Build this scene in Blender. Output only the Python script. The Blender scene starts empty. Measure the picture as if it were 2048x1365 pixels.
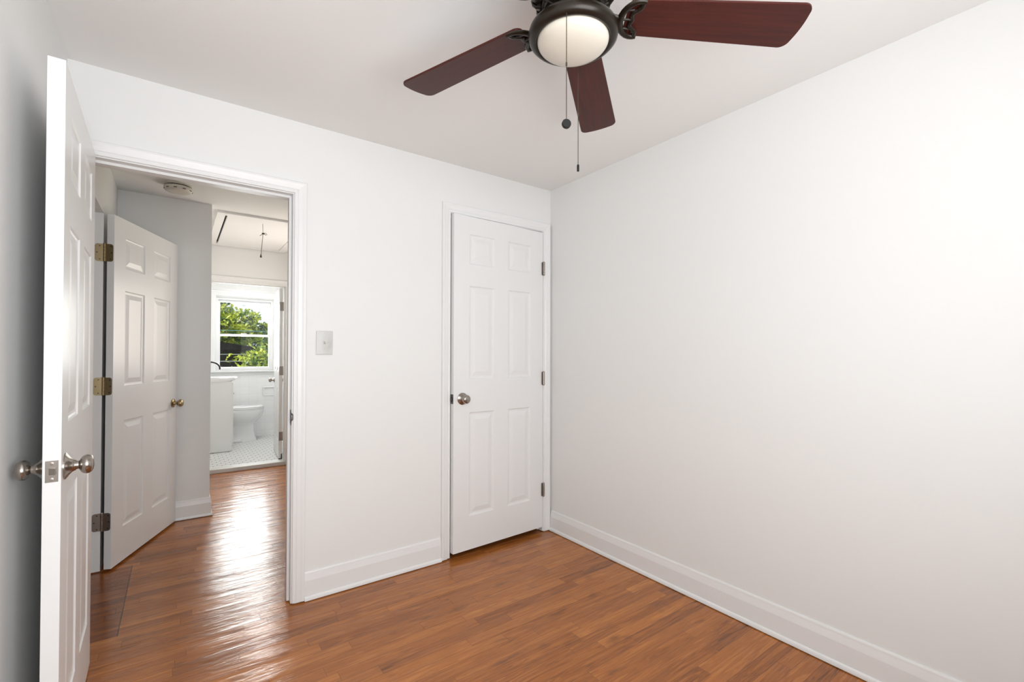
import bpy, math, random
from mathutils import Matrix, Vector
R = math.radians
PI = math.pi
scene = bpy.context.scene
col = scene.collection

# ------------------------------------------------------------------ camera
W_PX, F_PX, CX, CY = 2048.0, 923.87, 1024.375, 699.227
YAW, PITCH, ROLL = 0.62750, 0.0101, 0.0024
CAM = Vector((-2.1411, -2.4929, 1.2396))
fwd = Vector((math.sin(YAW) * math.cos(PITCH), math.cos(YAW) * math.cos(PITCH), math.sin(PITCH)))
right = Vector((math.cos(YAW), -math.sin(YAW), 0))
up = right.cross(fwd)
r2 = right * math.cos(ROLL) + up * math.sin(ROLL)
u2 = up * math.cos(ROLL) - right * math.sin(ROLL)
cd = bpy.data.cameras.new('camera')
cam = bpy.data.objects.new('camera', cd)
col.objects.link(cam)
cam.matrix_world = Matrix(((r2.x, u2.x, -fwd.x, CAM.x), (r2.y, u2.y, -fwd.y, CAM.y), (r2.z, u2.z, -fwd.z, CAM.z), (0, 0, 0, 1)))
cd.sensor_width = 36.0
cd.lens = F_PX / W_PX * 36.0
cd.shift_x = (1024.0 - CX) / W_PX
cd.shift_y = (CY - 682.5) / W_PX
cd.clip_start = 0.02
cd.clip_end = 200
scene.camera = cam

# ------------------------------------------------------------------ sky, sun, window daylight, hall fill, exposure
world = bpy.data.worlds.new('sky')
scene.world = world
world.use_nodes = True
wb = world.node_tree.nodes['Background']
wb.inputs['Color'].default_value = (0.86, 0.93, 1.0, 1)
wb.inputs['Strength'].default_value = 1.35

sd = bpy.data.lights.new('sun', 'SUN')
sd.energy = 8.0
sd.angle = R(0.6)
sd.color = (1.0, 0.95, 0.86)
sun = bpy.data.objects.new('sun', sd)
col.objects.link(sun)
sun.rotation_euler = Vector((0.72, -0.12, -0.80)).to_track_quat('-Z', 'Y').to_euler()


def area(name, loc, aim, sx, sy, power, color):
    d = bpy.data.lights.new(name, 'AREA')
    d.shape = 'RECTANGLE'
    d.size, d.size_y, d.energy, d.color = sx, sy, power, color
    o = bpy.data.objects.new(name, d)
    col.objects.link(o)
    o.location = loc
    o.rotation_euler = Vector(aim).to_track_quat('-Z', 'Z').to_euler()
    return o


# daylight entering through the bedroom's own windows (behind the camera) and the bathroom window
area('daylight_bedroom', (-1.73, -3.11, 1.45), (0, 1, 0.40), 1.40, 1.35, 45, (0.955, 0.975, 0.985))
area('daylight_bathroom', (-1.34, 5.36, 1.51), (0, -1, -0.12), 0.64, 0.94, 27, (0.98, 0.99, 1.0))
area('hall_fill', (-0.78, 2.25, 1.50), (-1, 0, 0.1), 0.80, 1.10, 14.0, (1.0, 0.90, 0.78))  # added fill light behind an invented opening in the hall's right wall

vs = scene.view_settings
vs.view_transform = 'Standard'
vs.look = 'None'
vs.exposure = 0.14
vs.gamma = 1.0
vs.use_curve_mapping = False


# ------------------------------------------------------------------ mesh helpers
class MB:
    def __init__(self):
        self.v, self.f, self.mi = [], [], []

    def add(self, verts, faces, M=None, mi=0):
        b = len(self.v)
        for p in verts:
            p = Vector(p)
            self.v.append(tuple(M @ p) if M is not None else tuple(p))
        for f in faces:
            self.f.append([b + i for i in f])
            self.mi.append(mi)
        return self

    def box(self, x0, x1, y0, y1, z0, z1, M=None, mi=0, bev=0.0):
        x0, x1 = min(x0, x1), max(x0, x1)
        y0, y1 = min(y0, y1), max(y0, y1)
        z0, z1 = min(z0, z1), max(z0, z1)
        if bev <= 0:
            v = [(x, y, z) for z in (z0, z1) for y in (y0, y1) for x in (x0, x1)]
            f = [(0, 2, 3, 1), (4, 5, 7, 6), (0, 1, 5, 4), (2, 6, 7, 3), (0, 4, 6, 2), (1, 3, 7, 5)]
            return self.add(v, f, M, mi)
        import bmesh
        bm = bmesh.new()
        bmesh.ops.create_cube(bm, size=1.0)
        for q in bm.verts:
            q.co = Vector(((x0 + x1) / 2 + q.co.x * (x1 - x0), (y0 + y1) / 2 + q.co.y * (y1 - y0), (z0 + z1) / 2 + q.co.z * (z1 - z0)))
        bmesh.ops.bevel(bm, geom=bm.edges[:], offset=bev, segments=2, affect='EDGES', profile=0.5)
        bm.verts.index_update()
        self.add([q.co[:] for q in bm.verts], [[q.index for q in f.verts] for f in bm.faces], M, mi)
        bm.free()
        return self

    def lathe(self, prof, M=None, n=32, mi=0, cap=True):
        v, f = [], []
        for (r, z) in prof:
            for k in range(n):
                a = 2 * PI * k / n
                v.append((r * math.cos(a), r * math.sin(a), z))
        for i in range(len(prof) - 1):
            for k in range(n):
                k2 = (k + 1) % n
                f.append((i * n + k, i * n + k2, (i + 1) * n + k2, (i + 1) * n + k))
        if cap:
            if prof[0][0] > 1e-6:
                f.append(tuple(reversed(range(n))))
            if prof[-1][0] > 1e-6:
                f.append(tuple((len(prof) - 1) * n + k for k in range(n)))
        return self.add(v, f, M, mi)

    def tube(self, pts, rad, M=None, n=8, mi=0, squash=1.0):
        pts = [Vector(p) for p in pts]
        rads = rad if isinstance(rad, (list, tuple)) else [rad] * len(pts)
        v, f = [], []
        prev = None
        for i, p in enumerate(pts):
            d = (pts[min(i + 1, len(pts) - 1)] - pts[max(i - 1, 0)]).normalized()
            if prev is None:
                a = Vector((0, 0, 1)) if abs(d.z) < 0.9 else Vector((1, 0, 0))
                prev = d.cross(a).normalized()
            n1 = (prev - d * prev.dot(d)).normalized()
            n2 = d.cross(n1)
            prev = n1
            for k in range(n):
                t = 2 * PI * k / n
                v.append(p + n1 * math.cos(t) * rads[i] + n2 * math.sin(t) * rads[i] * squash)
        for i in range(len(pts) - 1):
            for k in range(n):
                k2 = (k + 1) % n
                f.append((i * n + k, i * n + k2, (i + 1) * n + k2, (i + 1) * n + k))
        f.append(tuple(reversed(range(n))))
        f.append(tuple((len(pts) - 1) * n + k for k in range(n)))
        return self.add(v, f, M, mi)

    def sphere(self, c, r, M=None, n=12, m=8, mi=0, sc=(1, 1, 1)):
        prof = [(max(1e-7, r * math.sin(PI * i / m)), -r * math.cos(PI * i / m)) for i in range(m + 1)]
        T = Matrix.Translation(c) @ Matrix.Diagonal((sc[0], sc[1], sc[2], 1))
        return self.lathe(prof, (M @ T) if M is not None else T, n, mi, cap=False)

    def prism(self, poly, z0, z1, M=None, mi=0):
        """polygon in xy, extruded z0..z1"""
        n = len(poly)
        v = [(x, y, z0) for x, y in poly] + [(x, y, z1) for x, y in poly]
        f = [tuple(reversed(range(n))), tuple(range(n, 2 * n))]
        for k in range(n):
            k2 = (k + 1) % n
            f.append((k, k2, n + k2, n + k))
        return self.add(v, f, M, mi)

    def build(self, name, mats, parent=None, smooth=False, loc=None, mat4=None, auto=None, bevel=0.0):
        me = bpy.data.meshes.new(name)
        me.from_pydata(self.v, [], self.f)
        me.update()
        o = bpy.data.objects.new(name, me)
        col.objects.link(o)
        mats = mats if isinstance(mats, (list, tuple)) else [mats]
        for m in mats:
            me.materials.append(m)
        for p, mi in zip(me.polygons, self.mi):
            p.material_index = mi
            p.use_smooth = smooth
        import bmesh
        bm = bmesh.new()
        bm.from_mesh(me)
        bmesh.ops.recalc_face_normals(bm, faces=bm.faces)
        bm.to_mesh(me)
        bm.free()
        if smooth:
            try:
                me.set_sharp_from_angle(angle=R(auto or 40))
            except Exception:
                pass
        if bevel > 0:
            b = o.modifiers.new('bevel', 'BEVEL')
            b.width = bevel
            b.segments = 2
            b.limit_method = 'ANGLE'
            b.angle_limit = R(40)
        if parent is not None:
            o.parent = parent
        if mat4 is not None:
            o.matrix_local = mat4
        elif loc is not None:
            o.location = loc
        return o


def tag(o, label=None, cat=None, group=None, kind=None):
    if label:
        o['label'] = label
    if cat:
        o['category'] = cat
    if group:
        o['group'] = group
    if kind:
        o['kind'] = kind
    return o


def empty(name, loc, rz=0.0):
    o = bpy.data.objects.new(name, None)
    o.empty_display_size = 0.1
    col.objects.link(o)
    o.location = loc
    o.rotation_euler = (0, 0, rz)
    return o


def struct(o, label, cat):
    return tag(o, label, cat, kind='structure')


AX_X = Matrix.Rotation(R(90), 4, 'Y')      # local z -> +x
AX_NX = Matrix.Rotation(R(-90), 4, 'Y')    # local z -> -x
AX_NY = Matrix.Rotation(R(90), 4, 'X')     # local z -> -y
AX_Y = Matrix.Rotation(R(-90), 4, 'X')     # local z -> +y
T = Matrix.Translation


# ------------------------------------------------------------------ materials
def mat(name, color, rough=0.5, metal=0.0, spec=0.5, bump=0.0, bscale=200.0, coat=0.0, vary=0.0, vscale=6.0):
    m = bpy.data.materials.new(name)
    m.use_nodes = True
    nt = m.node_tree
    b = nt.nodes['Principled BSDF']
    b.inputs['Base Color'].default_value = (*color, 1)
    b.inputs['Roughness'].default_value = rough
    b.inputs['Metallic'].default_value = metal
    b.inputs['Specular IOR Level'].default_value = spec
    b.inputs['Coat Weight'].default_value = coat
    b.inputs['Coat Roughness'].default_value = 0.15
    tc = nt.nodes.new('ShaderNodeTexCoord')
    if bump > 0:
        n = nt.nodes.new('ShaderNodeTexNoise')
        n.inputs['Scale'].default_value = bscale
        n.inputs['Detail'].default_value = 3
        bp = nt.nodes.new('ShaderNodeBump')
        bp.inputs['Strength'].default_value = bump
        bp.inputs['Distance'].default_value = 0.002
        nt.links.new(tc.outputs['Object'], n.inputs['Vector'])
        nt.links.new(n.outputs['Fac'], bp.inputs['Height'])
        nt.links.new(bp.outputs['Normal'], b.inputs['Normal'])
    if vary > 0:
        n = nt.nodes.new('ShaderNodeTexNoise')
        n.inputs['Scale'].default_value = vscale
        n.inputs['Detail'].default_value = 4
        mx = nt.nodes.new('ShaderNodeMix')
        mx.data_type = 'RGBA'
        mx.inputs['A'].default_value = (*[c * (1 - vary) for c in color], 1)
        mx.inputs['B'].default_value = (*[min(1, c * (1 + vary)) for c in color], 1)
        nt.links.new(tc.outputs['Object'], n.inputs['Vector'])
        nt.links.new(n.outputs['Fac'], mx.inputs['Factor'])
        nt.links.new(mx.outputs['Result'], b.inputs['Base Color'])
    return m


M_WALL = mat('wall_paint', (0.81, 0.81, 0.80), 0.55, bump=0.06, bscale=260, spec=0.35)
M_CEIL = mat('ceiling_paint', (0.88, 0.875, 0.865), 0.75, bump=0.05, bscale=200, spec=0.2)
M_HATCH = mat('matte_white_paint', (0.90, 0.89, 0.875), 0.6, spec=0.2)
M_TRIM = mat('trim_paint', (0.82, 0.82, 0.815), 0.32, bump=0.03, bscale=90)
M_DOOR = mat('door_paint', (0.81, 0.81, 0.805), 0.30, bump=0.03, bscale=70)
M_NICKEL = mat('brushed_nickel', (0.38, 0.345, 0.31), 0.22, 1.0, bump=0.05, bscale=400)
M_BRASS = mat('antique_brass', (0.36, 0.28, 0.16), 0.36, 1.0, bump=0.1, bscale=500)
M_HINGE = mat('satin_steel', (0.36, 0.32, 0.29), 0.35, 1.0, bump=0.1, bscale=500)
M_DARKMETAL = mat('dark_steel', (0.10, 0.095, 0.09), 0.4, 0.9)
M_BRONZE = mat('oil_rubbed_bronze', (0.018, 0.0125, 0.008), 0.30, 0.35, spec=0.4, bump=0.05, bscale=300)
M_CHAIN = mat('dark_chain', (0.10, 0.085, 0.07), 0.35, 0.8)
M_BLACK = mat('black_plastic', (0.008, 0.008, 0.008), 0.5, spec=0.25)
M_PLASTIC = mat('white_plastic', (0.66, 0.65, 0.63), 0.2, coat=0.3)
M_SMOKE = mat('aged_plastic', (0.66, 0.62, 0.55), 0.4)
M_PORC = mat('porcelain', (0.88, 0.88, 0.88), 0.08, coat=0.5)
M_CAB = mat('cabinet_paint', (0.82, 0.82, 0.81), 0.35)
M_VINYL = mat('window_vinyl', (0.87, 0.87, 0.875), 0.35)
M_CORD = mat('pull_cord', (0.10, 0.075, 0.05), 0.8)
M_DARKGAP = mat('dark_gap', (0.02, 0.02, 0.018), 0.9)
M_SILL = mat('stone_sill', (0.62, 0.62, 0.60), 0.35, vary=0.1, vscale=9)


def glass_mat():
    m = bpy.data.materials.new('window_glass')
    m.use_nodes = True
    nt = m.node_tree
    nt.nodes.clear()
    o = nt.nodes.new('ShaderNodeOutputMaterial')
    t = nt.nodes.new('ShaderNodeBsdfTransparent')
    t.inputs['Color'].default_value = (0.97, 0.99, 0.98, 1)
    g = nt.nodes.new('ShaderNodeBsdfGlossy')
    g.inputs['Roughness'].default_value = 0.02
    fr = nt.nodes.new('ShaderNodeFresnel')
    fr.inputs['IOR'].default_value = 1.45
    mx = nt.nodes.new('ShaderNodeMixShader')
    nt.links.new(fr.outputs[0], mx.inputs[0])
    nt.links.new(t.outputs[0], mx.inputs[1])
    nt.links.new(g.outputs[0], mx.inputs[2])
    nt.links.new(mx.outputs[0], o.inputs[0])
    return m


M_GLASS = glass_mat()


def opal_mat():
    m = mat('opal_glass', (0.66, 0.615, 0.53), 0.28, coat=0.2)
    b = m.node_tree.nodes['Principled BSDF']
    b.inputs['Subsurface Weight'].default_value = 0.25
    b.inputs['Subsurface Radius'].default_value = (0.03, 0.028, 0.022)
    return m


M_OPAL = opal_mat()


def floor_mat():
    m = bpy.data.materials.new('oak_strip_floor')
    m.use_nodes = True
    nt = m.node_tree
    L = nt.links.new
    b = nt.nodes['Principled BSDF']

    def N(t, **kw):
        n = nt.nodes.new(t)
        for k, v in kw.items():
            setattr(n, k, v)
        return n

    def math_(op, a, c=None, c2=None):
        n = N('ShaderNodeMath', operation=op)
        for i, q in enumerate((a, c, c2)):
            if q is None:
                continue
            if isinstance(q, (int, float)):
                n.inputs[i].default_value = q
            else:
                L(q, n.inputs[i])
        return n.outputs[0]

    tc = N('ShaderNodeTexCoord')
    sep = N('ShaderNodeSeparateXYZ')
    L(tc.outputs['Object'], sep.inputs[0])
    X, Y = sep.outputs[0], sep.outputs[1]
    row_f = math_('DIVIDE', Y, 0.0572)
    row = math_('FLOOR', row_f)
    wn = N('ShaderNodeTexWhiteNoise', noise_dimensions='1D')
    L(row, wn.inputs['W'])
    xs = math_('ADD', X, math_('MULTIPLY', wn.outputs['Value'], 7.3))
    col_f = math_('DIVIDE', xs, 0.62)
    # vary board length: warp the column coordinate a little per row
    colm = math_('FLOOR', col_f)
    comb = N('ShaderNodeCombineXYZ')
    L(row, comb.inputs[0])
    L(colm, comb.inputs[1])
    wn2 = N('ShaderNodeTexWhiteNoise', noise_dimensions='2D')
    L(comb.outputs[0], wn2.inputs['Vector'])
    rnd = wn2.outputs['Value']
    # seams
    fr = math_('FRACT', row_f)
    e1 = math_('MINIMUM', fr, math_('SUBTRACT', 1.0, fr))
    s1 = math_('LESS_THAN', e1, 0.012)
    fc = math_('FRACT', col_f)
    e2 = math_('MINIMUM', fc, math_('SUBTRACT', 1.0, fc))
    s2 = math_('LESS_THAN', e2, 0.0014)
    seam = math_('MAXIMUM', s1, s2)
    # grain
    cg = N('ShaderNodeCombineXYZ')
    L(math_('ADD', math_('MULTIPLY', X, 2.2), math_('MULTIPLY', rnd, 37.0)), cg.inputs[0])
    L(math_('MULTIPLY', Y, 34.0), cg.inputs[1])
    L(math_('MULTIPLY', rnd, 11.0), cg.inputs[2])
    n1 = N('ShaderNodeTexNoise')
    n1.inputs['Scale'].default_value = 1.0
    n1.inputs['Detail'].default_value = 5
    n1.inputs['Roughness'].default_value = 0.6
    n1.inputs['Distortion'].default_value = 1.2
    L(cg.outputs[0], n1.inputs['Vector'])
    cg2 = N('ShaderNodeCombineXYZ')
    L(math_('ADD', math_('MULTIPLY', X, 9.0), math_('MULTIPLY', rnd, 53.0)), cg2.inputs[0])
    L(math_('MULTIPLY', Y, 210.0), cg2.inputs[1])
    n2 = N('ShaderNodeTexNoise')
    n2.inputs['Scale'].default_value = 1.0
    n2.inputs['Detail'].default_value = 2
    L(cg2.outputs[0], n2.inputs['Vector'])
    # cathedral figure: rings of a stretched noise field
    ring = math_('SINE', math_('MULTIPLY', n1.outputs['Fac'], 34.0))
    t = math_('ADD', math_('MULTIPLY', n1.outputs['Fac'], 0.62), math_('MULTIPLY', rnd, 0.26))
    t = math_('ADD', t, math_('MULTIPLY', ring, 0.060))
    t = math_('ADD', t, math_('MULTIPLY', math_('SUBTRACT', n2.outputs['Fac'], 0.5), 0.42))
    ramp = N('ShaderNodeValToRGB')
    cr = ramp.color_ramp
    cr.elements[0].position = 0.17
    cr.elements[0].color = (0.165, 0.054, 0.014, 1)
    cr.elements[1].position = 0.80
    cr.elements[1].color = (0.58, 0.222, 0.050, 1)
    e = cr.elements.new(0.38)
    e.color = (0.335, 0.110, 0.025, 1)
    e = cr.elements.new(0.57)
    e.color = (0.45, 0.160, 0.036, 1)
    L(t, ramp.inputs[0])
    # knots and old dark marks
    nk = N('ShaderNodeTexNoise')
    nk.inputs['Scale'].default_value = 1.0
    nk.inputs['Detail'].default_value = 3
    ck = N('ShaderNodeCombineXYZ')
    L(math_('MULTIPLY', X, 4.5), ck.inputs[0])
    L(math_('MULTIPLY', Y, 13.0), ck.inputs[1])
    L(ck.outputs[0], nk.inputs['Vector'])
    rk = N('ShaderNodeMapRange')
    rk.inputs['From Min'].default_value = 0.62
    rk.inputs['From Max'].default_value = 0.80
    L(nk.outputs['Fac'], rk.inputs['Value'])
    mx = N('ShaderNodeMix', data_type='RGBA')
    L(math_('MULTIPLY', rk.outputs[0], 0.75), mx.inputs['Factor'])
    L(ramp.outputs[0], mx.inputs['A'])
    mx.inputs['B'].default_value = (0.055, 0.022, 0.010, 1)
    mx2 = N('ShaderNodeMix', data_type='RGBA')
    L(math_('MULTIPLY', seam, 0.55), mx2.inputs['Factor'])
    L(mx.outputs['Result'], mx2.inputs['A'])
    mx2.inputs['B'].default_value = (0.09, 0.032, 0.012, 1)
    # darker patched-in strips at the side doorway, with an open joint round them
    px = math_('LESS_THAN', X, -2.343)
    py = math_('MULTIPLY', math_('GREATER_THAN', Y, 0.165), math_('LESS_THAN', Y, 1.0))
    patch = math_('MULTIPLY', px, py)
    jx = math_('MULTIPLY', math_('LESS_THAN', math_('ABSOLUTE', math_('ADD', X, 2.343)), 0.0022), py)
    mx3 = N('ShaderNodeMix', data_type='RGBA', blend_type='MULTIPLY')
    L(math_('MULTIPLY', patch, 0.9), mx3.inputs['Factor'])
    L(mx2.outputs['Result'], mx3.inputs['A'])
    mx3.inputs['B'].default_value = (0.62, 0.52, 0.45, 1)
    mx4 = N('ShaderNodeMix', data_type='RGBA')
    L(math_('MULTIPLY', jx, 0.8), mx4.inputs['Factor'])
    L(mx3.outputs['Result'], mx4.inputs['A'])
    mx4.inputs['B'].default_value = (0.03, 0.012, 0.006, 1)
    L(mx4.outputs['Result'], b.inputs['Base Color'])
    b.inputs['Roughness'].default_value = 0.19
    b.inputs['Specular IOR Level'].default_value = 0.5
    # uneven hand-brushed varnish
    cw = N('ShaderNodeCombineXYZ')
    L(math_('MULTIPLY', X, 3.0), cw.inputs[0])
    L(math_('MULTIPLY', Y, 17.0), cw.inputs[1])
    nw = N('ShaderNodeTexNoise')
    nw.inputs['Scale'].default_value = 1.0
    nw.inputs['Detail'].default_value = 4
    nw.inputs['Roughness'].default_value = 0.55
    L(cw.outputs[0], nw.inputs['Vector'])
    # old strips: each one slightly cupped and tipped
    cen = math_('SUBTRACT', fr, 0.5)
    wn3 = N('ShaderNodeTexWhiteNoise', noise_dimensions='2D')
    cofs = N('ShaderNodeCombineXYZ')
    L(math_('ADD', row, 17.3), cofs.inputs[0])
    L(colm, cofs.inputs[1])
    L(cofs.outputs[0], wn3.inputs['Vector'])
    cup = math_('MULTIPLY', math_('MULTIPLY', cen, cen), 0.00075)
    tip = math_('MULTIPLY', cen, math_('MULTIPLY', math_('SUBTRACT', wn3.outputs['Value'], 0.5), 0.0016))
    cf = N('ShaderNodeCombineXYZ')
    L(math_('MULTIPLY', X, 14.0), cf.inputs[0])
    L(math_('MULTIPLY', Y, 60.0), cf.inputs[1])
    nf = N('ShaderNodeTexNoise')
    nf.inputs['Scale'].default_value = 1.0
    nf.inputs['Detail'].default_value = 3
    L(cf.outputs[0], nf.inputs['Vector'])
    h = math_('ADD', math_('ADD', cup, tip), math_('ADD', math_('MULTIPLY', nw.outputs['Fac'], 0.0046), math_('MULTIPLY', nf.outputs['Fac'], 0.0006)))
    h = math_('ADD', h, math_('MULTIPLY', seam, -0.0003))
    bp = N('ShaderNodeBump')
    bp.inputs['Strength'].default_value = 1.0
    bp.inputs['Distance'].default_value = 1.0
    L(h, bp.inputs['Height'])
    L(bp.outputs['Normal'], b.inputs['Normal'])
    return m


M_FLOOR = floor_mat()


def blade_mat():
    m = bpy.data.materials.new('mahogany_blade')
    m.use_nodes = True
    nt = m.node_tree
    b = nt.nodes['Principled BSDF']
    tc = nt.nodes.new('ShaderNodeTexCoord')
    mp = nt.nodes.new('ShaderNodeMapping')
    mp.inputs['Scale'].default_value = (5, 90, 5)
    n = nt.nodes.new('ShaderNodeTexNoise')
    n.inputs['Scale'].default_value = 1.0
    n.inputs['Detail'].default_value = 4
    n.inputs['Distortion'].default_value = 0.6
    rp = nt.nodes.new('ShaderNodeValToRGB')
    rp.color_ramp.elements[0].position = 0.3
    rp.color_ramp.elements[0].color = (0.042, 0.0085, 0.006, 1)
    rp.color_ramp.elements[1].position = 0.75
    rp.color_ramp.elements[1].color = (0.075, 0.0135, 0.009, 1)
    nt.links.new(tc.outputs['Object'], mp.inputs[0])
    nt.links.new(mp.outputs[0], n.inputs['Vector'])
    nt.links.new(n.outputs['Fac'], rp.inputs[0])
    nt.links.new(rp.outputs[0], b.inputs['Base Color'])
    b.inputs['Roughness'].default_value = 0.40
    b.inputs['Specular IOR Level'].default_value = 0.28
    return m


M_BLADE = blade_mat()


def tile_wall_mat():
    m = bpy.data.materials.new('square_wall_tile')
    m.use_nodes = True
    nt = m.node_tree
    b = nt.nodes['Principled BSDF']
    tc = nt.nodes.new('ShaderNodeTexCoord')
    mp = nt.nodes.new('ShaderNodeMapping')
    mp.inputs['Rotation'].default_value = (R(90), 0, 0)
    br = nt.nodes.new('ShaderNodeTexBrick')
    br.offset = 0.0
    br.inputs['Color1'].default_value = (0.86, 0.86, 0.86, 1)
    br.inputs['Color2'].default_value = (0.84, 0.84, 0.845, 1)
    br.inputs['Mortar'].default_value = (0.78, 0.78, 0.775, 1)
    br.inputs['Scale'].default_value = 1.0
    br.inputs['Mortar Size'].default_value = 0.002
    br.inputs['Brick Width'].default_value = 0.108
    br.inputs['Row Height'].default_value = 0.108
    nt.links.new(tc.outputs['Object'], mp.inputs[0])
    nt.links.new(mp.outputs[0], br.inputs[0])
    nt.links.new(br.outputs['Color'], b.inputs['Base Color'])
    b.inputs['Roughness'].default_value = 0.12
    return m


M_TILE = tile_wall_mat()
M_HEX = mat('hex_tile', (0.84, 0.84, 0.83), 0.15)
M_GROUT = mat('grout', (0.20, 0.195, 0.19), 0.9, bump=0.2, bscale=300)


def leaf_mat(name, c1, c2, scale=1.2):
    m = bpy.data.materials.new(name)
    m.use_nodes = True
    nt = m.node_tree
    b = nt.nodes['Principled BSDF']
    out = nt.nodes['Material Output']
    tc = nt.nodes.new('ShaderNodeTexCoord')
    n = nt.nodes.new('ShaderNodeTexNoise')
    n.inputs['Scale'].default_value = scale
    n.inputs['Detail'].default_value = 3
    rp = nt.nodes.new('ShaderNodeValToRGB')
    rp.color_ramp.elements[0].position = 0.42
    rp.color_ramp.elements[0].color = (*c1, 1)
    rp.color_ramp.elements[1].position = 0.58
    rp.color_ramp.elements[1].color = (*c2, 1)
    nt.links.new(tc.outputs['Object'], n.inputs['Vector'])
    nt.links.new(n.outputs['Fac'], rp.inputs[0])
    nt.links.new(rp.outputs[0], b.inputs['Base Color'])
    b.inputs['Roughness'].default_value = 0.5
    tr = nt.nodes.new('ShaderNodeBsdfTranslucent')
    nt.links.new(rp.outputs[0], tr.inputs['Color'])
    mx = nt.nodes.new('ShaderNodeMixShader')
    mx.inputs[0].default_value = 0.3
    nt.links.new(b.outputs[0], mx.inputs[1])
    nt.links.new(tr.outputs[0], mx.inputs[2])
    nt.links.new(mx.outputs[0], out.inputs[0])
    return m


M_BARK = mat('bark', (0.07, 0.05, 0.035), 0.9, bump=0.6, bscale=20)
M_GRASS = mat('lawn', (0.07, 0.14, 0.03), 0.9, vary=0.4, vscale=3)
M_SIDING = mat('dark_siding', (0.012, 0.011, 0.010), 0.95, spec=0.1, vary=0.3, vscale=3)
M_SIDETRIM = mat('pale_siding_edge', (0.55, 0.55, 0.52), 0.6)
M_WIRE = mat('cable_sheath', (0.10, 0.22, 0.22), 0.5)

# ------------------------------------------------------------------ dimensions
H = 2.40            # bedroom ceiling
HH = 2.385          # hall ceiling
XL = -2.50          # left wall
YF = -3.05          # front wall (behind the camera)
WT = 0.12           # partition thickness
DX0, DX1, DZ = -2.442, -1.680, 2.033      # bedroom doorway
CX0, CX1, CZ = -0.797, -0.072, 2.096      # closet doorway
HXL = -2.486        # hall left wall
HXR = -0.86
HY = 1.735          # hall back wall segment
KX = -1.932         # corridor left wall
BY = 3.20           # bathroom partition, hall face
BX0, BX1, BZ = -1.875, -1.155, 1.990      # bathroom doorway
WY = 5.20           # bathroom window wall
BXL, BXR = -2.02, -0.52
BF = 0.03           # bathroom floor level


def wall_y(mb, y0, y1, x0, x1, z0, z1, openings):
    """wall parallel to x with rectangular openings (xa, xb, za, zb)"""
    xs = sorted({x0, x1, *[v for o in openings for v in o[:2]]})
    for a, b in zip(xs[:-1], xs[1:]):
        cuts = [(o[2], o[3]) for o in openings if o[0] <= a + 1e-6 and o[1] >= b - 1e-6]
        if not cuts:
            mb.box(a, b, y0, y1, z0, z1)
        else:
            za, zb = cuts[0]
            if za > z0 + 1e-6:
                mb.box(a, b, y0, y1, z0, za)
            if zb < z1 - 1e-6:
                mb.box(a, b, y0, y1, zb, z1)
    return mb


def wall_x(mb, x0, x1, y0, y1, z0, z1, openings):
    t = MB()
    wall_y(t, x0, x1, y0, y1, z0, z1, openings)
    b = len(mb.v)
    mb.v += [(p[1], p[0], p[2]) for p in t.v]
    mb.f += [[b + i for i in f] for f in t.f]
    mb.mi += t.mi
    return mb


# ------------------------------------------------------------------ floors and ceilings
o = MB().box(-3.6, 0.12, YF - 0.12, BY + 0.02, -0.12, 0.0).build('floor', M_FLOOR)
struct(o, 'glossy reddish oak strip floor of the bedroom and hallway', 'floor')
# bathroom floor: hexagon tiles set in dark grout
mb = MB().box(BXL - 0.1, BXR + 0.1, BY + 0.02, WY + 0.1, -0.12, BF - 0.0015, mi=0)
s = 0.046
hx, hy = s * math.sqrt(3), s * 1.5
j = 0
y = BY + 0.03
while y < WY - 0.01:
    x = BXL + (0.5 * hx if j % 2 else 0)
    while x < BXR:
        rr = s * 0.925
        v = [(x + rr * math.sin(k * PI / 3), y + rr * math.cos(k * PI / 3), BF) for k in range(6)]
        mb.add(v, [tuple(reversed(range(6)))], None, 1)
        x += hx
    y += hy
    j += 1
o = mb.build('floor', [M_GROUT, M_HEX])
struct(o, 'white hexagon tile floor of the bathroom', 'floor')

o = MB().box(XL - 0.12, 0.12, YF - 0.12, 0.0, H, H + 0.12).build('ceiling', M_CEIL)
struct(o, 'smooth white bedroom ceiling carrying the fan', 'ceiling')
HA = (-1.83, -1.245, 1.93, 3.115)      # attic opening x0,x1,y0,y1
mb = MB()
wall_y(mb, HH, HH + 0.10, HXL - 1.2, HXR + 0.9, WT, BY + 0.1, [(HA[0], HA[1], HA[2], HA[3])])
t = [(p[0], p[2], p[1]) for p in mb.v]
mb.v = t
o = mb.build('ceiling', M_CEIL)
struct(o, 'shaded white hallway ceiling', 'ceiling')
o = MB().box(BXL - 0.12, BXR + 0.12, BY + 0.1, WY + 0.12, HH, HH + 0.1).build('ceiling', M_CEIL)
struct(o, 'white bathroom ceiling', 'ceiling')

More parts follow.
